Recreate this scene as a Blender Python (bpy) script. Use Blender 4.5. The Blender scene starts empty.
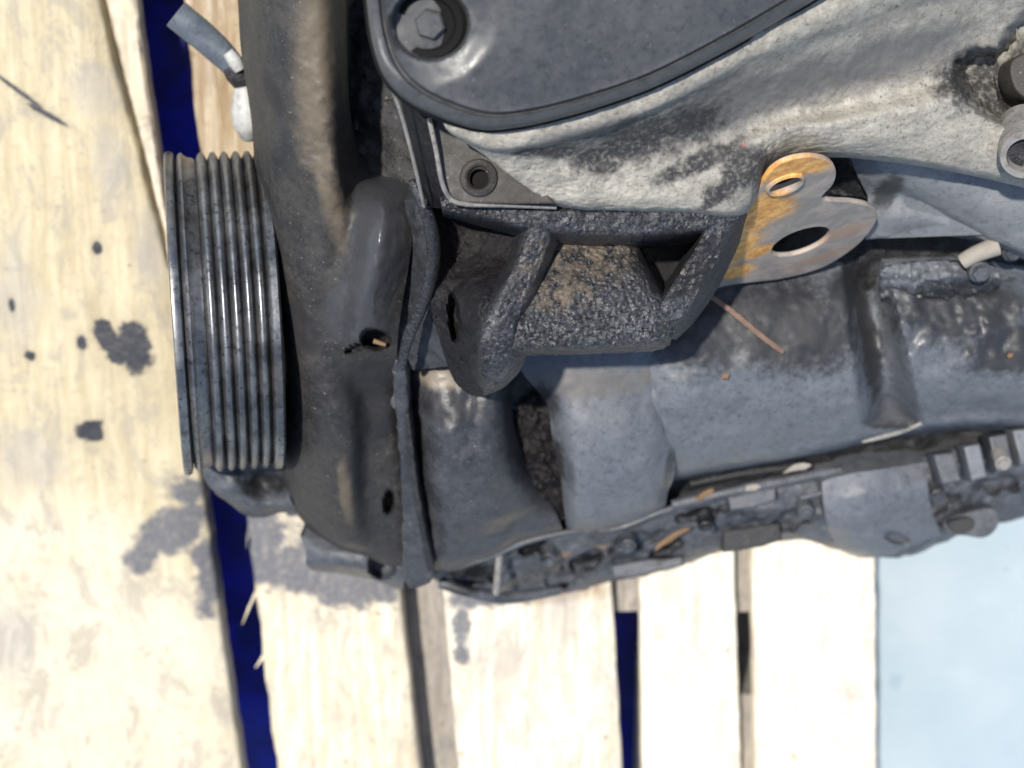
import bpy, bmesh, math, random
from mathutils import Vector, Matrix, noise

random.seed(7)
SC = bpy.context.scene
COL = SC.collection

# ------------------------------------------------------------------ camera
F_PX = 1600.0
CAM_H = 0.97
TILT = math.radians(16.0)
cam_d = bpy.data.cameras.new('camera')
cam = bpy.data.objects.new('camera', cam_d)
COL.objects.link(cam)
cam.location = (0, 0, CAM_H)
cam.rotation_euler = (-TILT, 0, 0)
cam_d.sensor_width = 36.0
cam_d.lens = F_PX * 36.0 / 1024.0
cam_d.clip_start = 0.02
cam_d.clip_end = 200
cam_d.dof.use_dof = True
cam_d.dof.focus_distance = 0.745
cam_d.dof.aperture_fstop = 6.5
SC.camera = cam

# ------------------------------------------------------------------ sky and sun
SUN = Vector((-0.26, 0.36, 1.0)).normalized()          # direction towards the sun
EL = math.asin(SUN.z)
AZ = math.atan2(SUN.x, SUN.y)
w = bpy.data.worlds.new('World')
SC.world = w
w.use_nodes = True
wn = w.node_tree
wn.nodes.clear()
sky = wn.nodes.new('ShaderNodeTexSky')
sky.sky_type = 'NISHITA'
sky.sun_disc = False
sky.sun_elevation = EL
sky.sun_rotation = AZ
bg = wn.nodes.new('ShaderNodeBackground')
bg.inputs['Strength'].default_value = 0.125
wo = wn.nodes.new('ShaderNodeOutputWorld')
wn.links.new(sky.outputs[0], bg.inputs[0])
wn.links.new(bg.outputs[0], wo.inputs[0])

sl = bpy.data.lights.new('sun', 'SUN')
sl.energy = 4.5
sl.angle = math.radians(1.5)
sl.color = (1.0, 0.95, 0.87)
so = bpy.data.objects.new('sun', sl)
COL.objects.link(so)
so.location = (1, 1, 3)
so.rotation_euler = (-SUN).to_track_quat('-Z', 'Y').to_euler()

SC.view_settings.view_transform = 'Standard'
SC.view_settings.look = 'None'
SC.view_settings.gamma = 1.0
SC.view_settings.use_curve_mapping = False
SC.view_settings.exposure = 0.52

# ------------------------------------------------------------------ placing helpers
CT, ST = math.cos(TILT), math.sin(TILT)
CAM = Vector((0, 0, CAM_H))


def ray(px, py):
    x = (px - 512.0) / F_PX
    y = -(py - 384.0) / F_PX
    z = -1.0
    return Vector((x, y * CT + z * ST, -y * ST + z * CT))


def at(px, py, z):
    """point at height z above the pallet deck seen at that place of the photograph"""
    d = ray(px, py)
    return CAM + d * ((z - CAM_H) / d.z)


def drop(px):
    """the engine lies with its rear end lower than the pulley end"""
    return 0.00010 * (px - 300.0)


def E(px, py, z):
    return at(px, py, max(z - drop(px), 0.002))


def px2m(px, z, px0=512):
    return px / F_PX * (CAM_H - z) / CT


# ------------------------------------------------------------------ object helpers
def link(name, me, mat, parent=None, label=None, cat=None, group=None, kind=None):
    o = bpy.data.objects.new(name, me)
    COL.objects.link(o)
    if mat is not None:
        me.materials.append(mat)
    if parent is not None:
        o.parent = parent
        root = parent
        loc = Vector((0, 0, 0))
        while root is not None:
            loc += root.location
            root = root.parent
        o.matrix_parent_inverse = Matrix.Identity(4)
        o.location = o.location - loc
    if label: o['label'] = label
    if cat: o['category'] = cat
    if group: o['group'] = group
    if kind: o['kind'] = kind
    return o


def thing(name, loc, label, cat, group=None):
    o = bpy.data.objects.new(name, None)
    COL.objects.link(o)
    o.location = loc
    o.empty_display_size = 0.05
    o['label'] = label
    o['category'] = cat
    if group: o['group'] = group
    return o


def finish(bm, name, smooth=True, ang=42):
    bmesh.ops.recalc_face_normals(bm, faces=bm.faces[:])
    me = bpy.data.meshes.new(name)
    bm.to_mesh(me)
    bm.free()
    if smooth:
        for p in me.polygons: p.use_smooth = True
        me.set_sharp_from_angle(angle=math.radians(ang))
    return me


def cr(p0, p1, p2, p3, t):
    t2 = t * t; t3 = t2 * t
    return [0.5 * ((2 * b) + (-a + c) * t + (2 * a - 5 * b + 4 * c - d) * t2 + (-a + 3 * b - 3 * c + d) * t3)
            for a, b, c, d in zip(p0, p1, p2, p3)]


def spline(pts, step, closed=False):
    n = len(pts)
    out = []
    rng = range(n if closed else n - 1)
    for i in rng:
        if closed:
            q = [pts[(i - 1) % n], pts[i], pts[(i + 1) % n], pts[(i + 2) % n]]
        else:
            q = [pts[max(i - 1, 0)], pts[i], pts[i + 1], pts[min(i + 2, n - 1)]]
        L = math.hypot(q[2][0] - q[1][0], q[2][1] - q[1][1])
        m = max(1, int(round(L / step)))
        for k in range(m):
            out.append(cr(*q, k / m))
    if not closed:
        out.append(list(pts[-1]))
    return out


def fbm(v, H=0.9, oc=4):
    return noise.fractal(v, H, 2.0, oc)


def surf(name, rows, mat, parent, zb=None, step=4.0, lump=0.0, lscale=60.0, grit=0.0, gscale=350.0,
         post=None, eng=True, seed=0, ang=50, **kw):
    """closed casting: a smooth skin through the control rows, with walls down to zb"""
    nc = len(rows[0])
    for r in rows:
        assert len(r) == nc, (name, len(r), nc)
    # uniform counts per segment so that the grid stays regular
    segc = []
    for j in range(nc - 1):
        L = max(math.hypot(r[j + 1][0] - r[j][0], r[j + 1][1] - r[j][1]) for r in rows)
        segc.append(max(1, int(round(L / step))))
    segr = []
    for i in range(len(rows) - 1):
        L = max(math.hypot(rows[i + 1][j][0] - rows[i][j][0], rows[i + 1][j][1] - rows[i][j][1]) for j in range(nc))
        segr.append(max(2, int(round(L / step))))

    def interp(pts, seg):
        out = []
        n = len(pts)
        for i in range(n - 1):
            q = [pts[max(i - 1, 0)], pts[i], pts[i + 1], pts[min(i + 2, n - 1)]]
            for k in range(seg[i]):
                out.append(cr(*q, k / seg[i]))
        out.append(list(pts[-1]))
        return out
    fine = [interp(r, segc) for r in rows]
    cols = [interp([fine[i][j] for i in range(len(rows))], segr) for j in range(len(fine[0]))]
    bm = bmesh.new()
    V = []
    off = Vector((seed * 3.1, seed * 1.7, seed * 0.9))
    zmin = 9
    for c in cols:
        line = []
        for (px, py, z) in c:
            if post: z = post(px, py, z)
            p = E(px, py, z) if eng else at(px, py, z)
            if lump: p.z += lump * fbm(p * lscale + off)
            if grit: p.z += grit * fbm(p * gscale + off, 0.6, 3)
            zmin = min(zmin, p.z)
            line.append(bm.verts.new(p))
        V.append(line)
    ni, nj = len(V), len(V[0])
    for i in range(ni - 1):
        for j in range(nj - 1):
            bm.faces.new((V[i][j], V[i + 1][j], V[i + 1][j + 1], V[i][j + 1]))
    # walls and underside
    if zb is None: zb = zmin - 0.03
    zb = max(zb, 0.001)
    loop = [V[i][0] for i in range(ni)] + [V[-1][j] for j in range(1, nj)] + \
           [V[i][-1] for i in range(ni - 2, -1, -1)] + [V[0][j] for j in range(nj - 2, 0, -1)]
    low = [bm.verts.new((v.co.x, v.co.y, min(zb, v.co.z - 0.002))) for v in loop]
    n = len(loop)
    for k in range(n):
        bm.faces.new((loop[k], loop[(k + 1) % n], low[(k + 1) % n], low[k]))
    bm.faces.new(low)
    return link(name, finish(bm, name, ang=ang), mat, parent, **kw)


def plane_frame(px, py, z, axis_deg, tilt_deg, eng=True):
    """a plane through that point, turned by tilt about an in-picture axis"""
    o = E(px, py, z) if eng else at(px, py, z)
    a = math.radians(axis_deg)
    ax = Vector((math.cos(a), math.sin(a), 0))
    n = Matrix.Rotation(math.radians(tilt_deg), 3, ax) @ Vector((0, 0, 1))
    v = n.cross(ax)
    return o, ax, v, n


def on_plane(px, py, fr):
    o, u, v, n = fr
    d = ray(px, py)
    t = (o - CAM).dot(n) / d.dot(n)
    p = CAM + d * t - o
    return (p.dot(u), p.dot(v))


def plate(name, outline, fr, thick, mat, parent, bevel=0.0008, holes=(), smooth_step=None, wob=0.0, **kw):
    """flat piece of real thickness with holes; outline in the plane fr, its face on the plane"""
    cu = bpy.data.curves.new(name, 'CURVE')
    cu.dimensions = '2D'
    cu.fill_mode = 'BOTH'
    cu.extrude = max(thick / 2 - bevel, 0.0001)
    cu.bevel_depth = bevel
    cu.bevel_resolution = 2
    cu.offset = -bevel
    pts = spline([list(p) for p in outline], smooth_step, True) if smooth_step else outline
    loops = [[on_plane(p[0], p[1], fr) for p in pts]]
    if wob:
        loops[0] = [(x + wob * noise.noise(Vector((x * 300, y * 300, 1))), y + wob * noise.noise(Vector((x * 300, y * 300, 9)))) for x, y in loops[0]]
    for h in holes:
        cx, cy = on_plane(h[0], h[1], fr)
        r = h[2]
        loops.append([(cx + r * math.cos(k * math.tau / 32), cy + r * math.sin(k * math.tau / 32)) for k in range(32)])
    for lp in loops:
        s = cu.splines.new('POLY')
        s.points.add(len(lp) - 1)
        for k, (x, y) in enumerate(lp):
            s.points[k].co = (x, y, 0, 1)
        s.use_cyclic_u = True
    tmp = bpy.data.objects.new('tmp', cu)
    COL.objects.link(tmp)
    me = bpy.data.meshes.new_from_object(tmp)
    bpy.data.objects.remove(tmp)
    bpy.data.curves.remove(cu)
    o, u, v, n = fr
    M = Matrix((u, v, n)).transposed().to_4x4()
    M.translation = o - n * (thick / 2)
    me.transform(M)
    me.name = name
    for p in me.polygons: p.use_smooth = True
    me.set_sharp_from_angle(angle=math.radians(35))
    return link(name, me, mat, parent, **kw)


def basis(ax):
    ax = Vector(ax).normalized()
    u = ax.orthogonal().normalized()
    return ax, u, ax.cross(u)


def lathe(name, prof, c, axis, mat, parent, n=48, ang=35, **kw):
    """profile of (distance along axis, radius)"""
    ax, u, v = basis(axis)
    bm = bmesh.new()
    rings = []
    for (h, r) in prof:
        if r < 1e-6:
            rings.append([bm.verts.new(c + ax * h)])
        else:
            rings.append([bm.verts.new(c + ax * h + (u * math.cos(k * math.tau / n) + v * math.sin(k * math.tau / n)) * r) for k in range(n)])
    for a, b in zip(rings[:-1], rings[1:]):
        for k in range(n):
            k2 = (k + 1) % n
            if len(a) == 1 and len(b) == 1: continue
            if len(a) == 1: bm.faces.new((a[0], b[k], b[k2]))
            elif len(b) == 1: bm.faces.new((a[k], a[k2], b[0]))
            else: bm.faces.new((a[k], a[k2], b[k2], b[k]))
    return link(name, finish(bm, name, ang=ang), mat, parent, **kw)


def tube_bm(bm, pts, rad, n=10):
    rings = []
    m = len(pts)
    up = None
    for i, p in enumerate(pts):
        t = (pts[min(i + 1, m - 1)] - pts[max(i - 1, 0)]).normalized()
        if up is None: up = t.orthogonal().normalized()
        up = (up - t * up.dot(t)).normalized()
        s = t.cross(up)
        r = rad[i] if isinstance(rad, (list, tuple)) else rad
        rings.append([bm.verts.new(p + (up * math.cos(k * math.tau / n) + s * math.sin(k * math.tau / n)) * r) for k in range(n)])
    for a, b in zip(rings[:-1], rings[1:]):
        for k in range(n):
            bm.faces.new((a[k], a[(k + 1) % n], b[(k + 1) % n], b[k]))
    bm.faces.new(rings[0]); bm.faces.new(rings[-1])


def tube(name, pix, rad, mat, parent, n=12, step=5, eng=True, **kw):
    fine = spline([list(p) for p in pix], step)
    pts = [E(*p[:3]) if eng else at(*p[:3]) for p in fine]
    if isinstance(rad, (list, tuple)):
        k = len(pts) - 1
        rr = [rad[min(int(i / k * (len(rad) - 1)), len(rad) - 2)] * (1 - (i / k * (len(rad) - 1)) % 1) +
              rad[min(int(i / k * (len(rad) - 1)), len(rad) - 2) + 1] * ((i / k * (len(rad) - 1)) % 1) if i < k else rad[-1] for i in range(len(pts))]
    else:
        rr = rad
    bm = bmesh.new()
    tube_bm(bm, pts, rr, n)
    return link(name, finish(bm, name), mat, parent, **kw)


def bolt(px, py, z, axis, r, mat, parent, name='bolt', h=None):
    h = h or r * 0.9
    c = E(px, py, z)
    ax, u, v = basis(axis)
    bm = bmesh.new()
    def ring(hh, rr, n, ph=0.0):
        return [bm.verts.new(c + ax * hh + (u * math.cos(ph + k * math.tau / n) + v * math.sin(ph + k * math.tau / n)) * rr) for k in range(n)]
    def stack(rs):
        for a, b in zip(rs[:-1], rs[1:]):
            for k in range(len(a)):
                bm.faces.new((a[k], a[(k + 1) % len(a)], b[(k + 1) % len(a)], b[k]))
        bm.faces.new(rs[-1]); bm.faces.new(rs[0])
    stack([ring(-0.01, r * 1.35, 20), ring(h * 0.15, r * 1.35, 20), ring(h * 0.25, r * 1.22, 20)])
    stack([ring(0, r, 6, .3), ring(h * 0.85, r, 6, .3), ring(h, r * 0.86, 6, .3)])
    return link(name, finish(bm, name, ang=30), mat, parent)


# ------------------------------------------------------------------ material helpers
class NT:
    def __init__(self, name):
        self.m = bpy.data.materials.new(name)
        self.m.use_nodes = True
        self.t = self.m.node_tree
        self.t.nodes.clear()
        self.out = self.n('ShaderNodeOutputMaterial')
        self.b = self.n('ShaderNodeBsdfPrincipled')
        self.l(self.b.outputs[0], self.out.inputs[0])
        self.tc = self.n('ShaderNodeTexCoord').outputs['Object']

    def n(self, t):
        return self.t.nodes.new(t)

    def l(self, a, b):
        self.t.links.new(a, b)

    def set(self, s, v):
        if isinstance(v, bpy.types.NodeSocket): self.l(v, s)
        else: s.default_value = v

    def noise(self, scale, detail=6, rough=0.6, vec=None, dist=0.0):
        n = self.n('ShaderNodeTexNoise')
        n.inputs['Scale'].default_value = scale
        n.inputs['Detail'].default_value = detail
        n.inputs['Roughness'].default_value = rough
        n.inputs['Distortion'].default_value = dist
        self.l(vec or self.tc, n.inputs['Vector'])
        return n.outputs[0]

    def ramp(self, f, a, b, va=0.0, vb=1.0):
        n = self.n('ShaderNodeMapRange')
        n.interpolation_type = 'SMOOTHSTEP'
        self.l(f, n.inputs[0])
        n.inputs[1].default_value = a; n.inputs[2].default_value = b
        n.inputs[3].default_value = va; n.inputs[4].default_value = vb
        return n.outputs[0]

    def math(self, op, a, b=0.0):
        n = self.n('ShaderNodeMath'); n.operation = op
        self.set(n.inputs[0], a); self.set(n.inputs[1], b)
        return n.outputs[0]

    def mix(self, f, a, b):
        n = self.n('ShaderNodeMix'); n.data_type = 'RGBA'
        self.set(n.inputs[0], f)
        for s, v in ((n.inputs[6], a), (n.inputs[7], b)):
            if isinstance(v, bpy.types.NodeSocket): self.l(v, s)
            else: s.default_value = (*v, 1)
        return n.outputs[2]

    def mapping(self, scale=(1, 1, 1), rot=(0, 0, 0)):
        n = self.n('ShaderNodeMapping')
        n.inputs['Scale'].default_value = scale
        n.inputs['Rotation'].default_value = rot
        self.l(self.tc, n.inputs[0])
        return n.outputs[0]

    def spots(self, lst, rag=0.5, nscale=120.0, soft=0.25):
        """ragged patches at given places: (world point, radius x, radius y, turn in degrees)"""
        nz = self.noise(nscale, 5, 0.65)
        acc = None
        for (p, rx, ry, a) in lst:
            s = self.n('ShaderNodeMapping')
            s.vector_type = 'TEXTURE'
            s.inputs['Location'].default_value = (p.x, p.y, 0)
            s.inputs['Rotation'].default_value = (0, 0, math.radians(a))
            s.inputs['Scale'].default_value = (rx, ry, 1e6)
            self.l(self.tc, s.inputs[0])
            ln = self.n('ShaderNodeVectorMath'); ln.operation = 'LENGTH'
            self.l(s.outputs[0], ln.inputs[0])
            d = self.math('ADD', ln.outputs['Value'], self.math('MULTIPLY', self.math('SUBTRACT', nz, 0.5), 2 * rag))
            m = self.ramp(d, 1 + soft, 1 - soft)
            acc = m if acc is None else self.math('MAXIMUM', acc, m)
        return acc

    def bump(self, h, strength=0.5, dist=0.001, prev=None):
        n = self.n('ShaderNodeBump')
        n.inputs['Strength'].default_value = strength
        n.inputs['Distance'].default_value = dist
        self.l(h, n.inputs['Height'])
        if prev is not None: self.l(prev, n.inputs['Normal'])
        return n.outputs[0]

    def done(self, color=None, rough=None, metal=None, normal=None, spec=None):
        if color is not None:
            if isinstance(color, tuple): self.b.inputs['Base Color'].default_value = (*color, 1)
            else: self.l(color, self.b.inputs['Base Color'])
        if rough is not None: self.set(self.b.inputs['Roughness'], rough)
        if metal is not None: self.set(self.b.inputs['Metallic'], metal)
        if spec is not None: self.set(self.b.inputs['Specular IOR Level'], spec)
        if normal is not None: self.l(normal, self.b.inputs['Normal'])
        return self.m


def grimy(name, base, dust, amount=0.5, rough=0.5, scale=35, speck=(0.16, 0.14, 0.11), bump=0.5, dist=0.0008,
          gscale=900, black=None, blackc=(0.008, 0.008, 0.009), pale=None, palec=(0.2, 0.17, 0.13), rscale=160, gloss=None, spec=0.5):
    t = NT(name)
    n1 = t.noise(scale, 8, 0.65)
    n2 = t.noise(rscale, 6, 0.7)
    n3 = t.noise(gscale, 4, 0.6)
    f = t.ramp(t.math('ADD', t.math('MULTIPLY', n1, 0.6), t.math('MULTIPLY', n2, 0.4)), 0.50 - amount * 0.3, 0.82 - amount * 0.25)
    c = t.mix(f, base, dust)
    c = t.mix(t.ramp(n3, 0.60, 0.74, 0, 0.6), c, speck)
    c = t.mix(t.ramp(t.noise(rscale * 1.9, 7, 0.75), 0.50, 0.66, 0, 0.55), c, tuple(x * 0.4 for x in base))
    # oily black blotches
    oil = t.ramp(t.noise(70, 8, 0.75, dist=0.3), 0.5, 0.78, 0, 0.6)
    c = t.mix(oil, c, tuple(x * 0.45 for x in base))
    c = t.mix(t.ramp(t.noise(430, 3, 0.55), 0.66, 0.73, 0, 0.5), c, tuple(min(1, x * 1.6) for x in speck))
    if pale:
        c = t.mix(t.math('MULTIPLY', t.spots(pale, 0.6, 140, 0.5), 0.8), c, palec)
    if black:
        k = t.spots(black, 0.7, 170, 0.35)
        c = t.mix(t.math('MULTIPLY', k, 0.93), c, blackc)
    r = t.ramp(t.math('ADD', n1, t.math('MULTIPLY', t.math('SUBTRACT', n2, 0.5), 0.5)), 0.3, 0.7, max(rough - 0.14, 0.05), min(rough + 0.2, 1))
    if gloss:
        g = t.spots(gloss, 0.35, 60, 0.35)
        c = t.mix(t.math('MULTIPLY', g, 0.75), c, (0.052, 0.053, 0.060))
        r = t.math('SUBTRACT', r, t.math('MULTIPLY', g, 0.34))
    nb = t.bump(n2, bump, dist)
    nb = t.bump(n3, bump, dist * 0.35, nb)
    return t.done(c, r, normal=nb, spec=spec)


def S(px, py, z, rx, ry, a=0):
    """a stain's place and size"""
    p = E(px, py, z)
    k = (CAM_H - p.z) / CT / F_PX
    return (p, rx * k, ry * k, a)


def SG(px, py, rx, ry, a=0):
    p = at(px, py, 0)
    k = CAM_H / CT / F_PX * 1.03
    return (p, rx * k, ry * k * 1.05, a)


# ------------------------------------------------------------------ materials
def wood_mat(name, base, pale, grey, stains=None, washes=None, seed=0.0, painted_bright=None, brown=None, dark_patch=None):
    t = NT(name)
    v = t.mapping((1, 0.09, 1), (0, 0, math.radians(-4)))
    g1 = t.noise(160 + seed, 7, 0.65, v, 0.4)
    g2 = t.noise(520, 5, 0.6, v)
    m1 = t.noise(26 + seed * .1, 7, 0.68)
    m2 = t.noise(150, 6, 0.7, dist=0.8)
    c = t.mix(t.ramp(g1, 0.36, 0.66), base, pale)
    c = t.mix(t.ramp(g2, 0.60, 0.78, 0, 0.35), c, tuple(x * 0.7 for x in base))
    c = t.mix(t.ramp(m1, 0.55, 0.75, 0, 0.45), c, grey)
    c = t.mix(t.ramp(m2, 0.56, 0.70, 0, 0.55), c, (0.30, 0.25, 0.18))
    c = t.mix(t.ramp(t.noise(75, 3, 0.5), 0.68, 0.735, 0, 0.75), c, (0.2, 0.16, 0.11))
    c = t.mix(t.ramp(t.noise(210, 2, 0.5), 0.735, 0.775, 0, 0.85), c, (0.09, 0.075, 0.06))
    if painted_bright:
        c = t.mix(t.math('MULTIPLY', t.spots(painted_bright, 0.5, 14, 0.5), t.ramp(m1, 0.3, 0.6, 0.6, 1.0)), c, (0.56, 0.50, 0.385))  # vignette-like brightening of the lower plank, painted into the wood colour
        c = t.mix(t.ramp(m2, 0.54, 0.66, 0, 0.4), c, (0.36, 0.30, 0.22))
    # shallow scabs of lifted, pale fibre between darker weathered patches
    sc = t.noise(58 + seed, 8, 0.72, t.mapping((1, 0.5, 1), (0, 0, 0.3)), 0.7)
    c = t.mix(t.ramp(sc, 0.49, 0.60, 0, 0.6), c, tuple(x * 0.72 for x in grey))
    c = t.mix(t.ramp(sc, 0.44, 0.34, 0, 0.5), c, tuple(min(x * 1.12, .8) for x in pale))
    if brown:
        c = t.mix(t.math('MULTIPLY', t.spots(brown, 0.4, 40, 0.4), t.ramp(g1, 0.3, 0.7, 0.9, 0.5)), c, (0.20, 0.125, 0.055))
    if washes:
        c = t.mix(t.math('MULTIPLY', t.spots(washes, 0.9, 60, 0.6), 0.5), c, (0.3, 0.28, 0.26))
    r = 0.8
    if stains:
        c = t.mix(t.math('MULTIPLY', t.spots([(p, a * 1.5, b * 1.7, q) for p, a, b, q in stains], 0.9, 60, 0.6), 0.3), c, (0.2, 0.165, 0.12))
        k = t.spots(stains, 0.7, 110, 0.16)
        c = t.mix(t.math('MULTIPLY', k, 0.97), c, (0.014, 0.016, 0.024))
        r = t.math('SUBTRACT', 0.8, t.math('MULTIPLY', k, 0.42))
    if dark_patch:
        k2 = t.math('MULTIPLY', t.spots(dark_patch, 1.5, 38, 0.3), t.ramp(t.noise(240, 6, 0.75), 0.36, 0.52, 0.8, 1.0))  # ragged dark blue-grey patches
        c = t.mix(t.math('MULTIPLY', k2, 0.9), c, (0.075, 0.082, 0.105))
    nb = t.bump(g1, 0.5, 0.0011)
    nb = t.bump(m2, 0.5, 0.0012, nb)
    nb = t.bump(sc, 0.6, 0.0018, nb)
    nb = t.bump(g2, 0.4, 0.0005, nb)
    return t.done(c, r, normal=nb)


OIL1 = [SG(107, 338, 10, 20, 20), SG(118, 352, 12, 14, -15), SG(135, 348, 16, 25, 10), SG(91, 431, 14, 11, 15), SG(82, 342, 5, 8), SG(97, 248, 5, 6),
        SG(30, 356, 6, 5), SG(12, 305, 3, 6), SG(20, 92, 26, 2, -38), SG(48, 115, 20, 2.5, -30)]
DARK_PATCH1 = [SG(140, 562, 22, 15, 45), SG(178, 530, 36, 22, 20), SG(205, 570, 14, 36, 0), SG(190, 490, 24, 12, 10)]
DARK_PATCH2 = [SG(300, 560, 55, 38, -12), SG(360, 592, 45, 22, -5), SG(268, 540, 26, 36, 0)]
DARK_PATCH3 = [SG(462, 622, 9, 22), SG(462, 655, 9, 9), SG(480, 600, 34, 12, 5)]
WASH1 = [SG(98, 90, 22, 24), SG(15, 300, 20, 45), SG(15, 640, 20, 45), SG(110, 160, 16, 40), SG(30, 460, 34, 30), SG(150, 250, 16, 40)]

M_plank1 = wood_mat('wood_front_plank', (0.40, 0.335, 0.21), (0.50, 0.435, 0.295), (0.40, 0.36, 0.29), OIL1, WASH1, 0.0, [SG(90, 690, 190, 150), SG(60, 560, 90, 60)], None, DARK_PATCH1)
M_plank2 = wood_mat('wood_second_plank', (0.50, 0.42, 0.29), (0.68, 0.61, 0.47), (0.48, 0.43, 0.36), None, None, 9, None, [SG(220, 70, 60, 100)], DARK_PATCH2)  # brown patch at the top end: shade painted into the wood colour
M_plank3 = wood_mat('wood_third_plank', (0.54, 0.46, 0.34), (0.74, 0.68, 0.55), (0.54, 0.47, 0.40), None, [SG(500, 660, 30, 20), SG(560, 610, 20, 40)], 17, None, [SG(540, 590, 60, 14)], DARK_PATCH3)
M_plank4 = wood_mat('wood_pale_plank', (0.66, 0.57, 0.42), (0.82, 0.78, 0.65), (0.66, 0.58, 0.48), None, [SG(676, 590, 9, 24, 10), SG(700, 612, 8, 24), SG(850, 690, 12, 14)], 29)
M_bearer = wood_mat('wood_bearer', (0.22, 0.195, 0.165), (0.31, 0.285, 0.25), (0.21, 0.2, 0.19), None, None, 41)

t = NT('blue_plastic')
n = t.noise(40, 5, 0.6)
M_blue = t.done(t.mix(t.ramp(n, 0.35, 0.7), (0.003, 0.005, 0.16), (0.005, 0.010, 0.42)), 0.45, normal=t.bump(n, 0.4, 0.003))

t = NT('pale_blue_floor_paint')
n = t.noise(9, 6, 0.6); n2 = t.noise(420, 5, 0.6)
c = t.mix(t.ramp(n, 0.35, 0.7), (0.28, 0.345, 0.38), (0.33, 0.385, 0.415))
c = t.mix(t.ramp(n2, 0.58, 0.75, 0, 0.35), c, (0.22, 0.27, 0.30))
c = t.mix(t.ramp(t.noise(38, 6, 0.7), 0.52, 0.72, 0, 0.3), c, (0.40, 0.43, 0.43))
c = t.mix(t.ramp(t.noise(120, 2, 0.5), 0.74, 0.78, 0, 0.6), c, (0.14, 0.17, 0.19))
c = t.mix(t.math('MULTIPLY', t.spots([(at(897, 684, -0.12), 0.005, 0.006, 0)], 0.5, 200, 0.5), 0.5), c, (0.2, 0.27, 0.32))
M_floor = t.done(c, 0.55, normal=t.bump(n2, 0.25, 0.0006))

M_cover = grimy('dusty_timing_cover', (0.017, 0.017, 0.019), (0.042, 0.039, 0.036), 0.6, 0.6, 30, bump=0.3, dist=0.0004,
                pale=[S(318, 70, .22, 22, 90, -4), S(328, 180, .22, 12, 70, 8), S(346, 490, .16, 6, 40)], palec=(0.115, 0.092, 0.064),
                spec=0.35, gloss=[S(376, 250, .225, 28, 70, -10), S(355, 310, .21, 28, 40, -20)],
                black=[S(389, 502, .14, 5, 12), S(276, 92, .19, 10, 22, 25), S(376, 339, .19, 14, 9), S(358, 347, .195, 14, 4, 25), S(385, 120, .13, 34, 80), S(365, 385, .19, 30, 26), S(380, 420, .17, 14, 22), S(300, 330, .19, 20, 30)], blackc=(0.02, 0.019, 0.02))  # black in the holes and beside the crest is shade painted in
M_gloss = grimy('oily_black_paint', (0.016, 0.017, 0.022), (0.05, 0.05, 0.055), 0.35, 0.26, 45, speck=(0.2, 0.2, 0.2), bump=0.25, dist=0.0005)
M_glossy = grimy('wet_black_paint', (0.045, 0.046, 0.052), (0.085, 0.085, 0.09), 0.5, 0.27, 45, speck=(0.09, 0.085, 0.08), bump=0.12, dist=0.0004)
M_pan = grimy('dusty_grey_pan', (0.070, 0.077, 0.089), (0.125, 0.136, 0.155), 0.75, 0.5, 30, speck=(0.16, 0.14, 0.12), bump=0.4, dist=0.0007,
              black=[S(700, 325, .18, 60, 40, -10), S(790, 325, .18, 80, 44, -8), S(850, 290, .17, 30, 22),
                     S(955, 300, .17, 70, 34), S(1000, 340, .17, 50, 26), S(868, 340, .16, 14, 70, 12)], blackc=(0.018, 0.018, 0.020),  # oily grime, plus the hollow's shaded left wall painted dark
              pale=[S(705, 285, .18, 18, 6), S(800, 330, .17, 6, 4)], palec=(0.22, 0.13, 0.07))
M_bulge = grimy('dusty_front_casting', (0.020, 0.021, 0.025), (0.054, 0.057, 0.066), 0.6, 0.5, 32, bump=0.5,
                black=[S(450, 400, .16, 30, 14), S(415, 440, .15, 9, 60)], blackc=(0.022, 0.022, 0.024),
                pale=[S(440, 372, .16, 22, 10), S(520, 366, .16, 40, 9)], palec=(0.2, 0.17, 0.13))
M_panel = grimy('dusty_flat_panel', (0.075, 0.081, 0.094), (0.125, 0.135, 0.154), 0.75, 0.5, 30, bump=0.4, dist=0.0006,
                black=[S(668, 400, .17, 8, 26), S(668, 470, .16, 5, 30), S(545, 400, .16, 14, 22), S(556, 470, .15, 8, 40)], blackc=(0.03, 0.03, 0.033),
                pale=[S(580, 372, .16, 60, 16), S(650, 365, .16, 20, 9)], palec=(0.115, 0.107, 0.098))
M_black = grimy('black_grime', (0.010, 0.010, 0.012), (0.04, 0.04, 0.043), 0.35, 0.5, 60, bump=0.9, dist=0.0016)
M_rail = grimy('dirty_lower_casting', (0.026, 0.028, 0.034), (0.088, 0.096, 0.112), 0.6, 0.5, 38, bump=0.6,
               pale=[S(560, 560, .08, 12, 4, 30), S(600, 548, .08, 10, 3, 30)], palec=(0.2, 0.12, 0.07),
               black=[S(470, 574, .06, 24, 10, 14), S(534, 546, .07, 15, 5, 14), S(588, 560, .06, 18, 7, 26), S(668, 550, .07, 18, 5, 35), S(700, 515, .09, 24, 6, 12), S(268, 482, .08, 22, 13), S(381, 566, .10, 13, 13), S(897, 538, .1, 12, 5)])  # black spots paint the shade inside the recesses
M_plastic = grimy('black_plastic_cover', (0.045, 0.047, 0.050), (0.060, 0.062, 0.065), 0.7, 0.42, 20, speck=(0.085, 0.085, 0.085), bump=0.12, dist=0.0004)
M_duct = grimy('grey_sheet_metal', (0.14, 0.147, 0.158), (0.20, 0.204, 0.21), 0.7, 0.48, 22, bump=0.2, dist=0.0005,
               black=[S(880, 185, .2, 12, 20)], blackc=(0.03, 0.03, 0.03))
M_aluflat = grimy('dull_plate', (0.026, 0.023, 0.021), (0.048, 0.042, 0.036), 0.5, 0.65, 50, bump=0.3, dist=0.0004)
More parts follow.
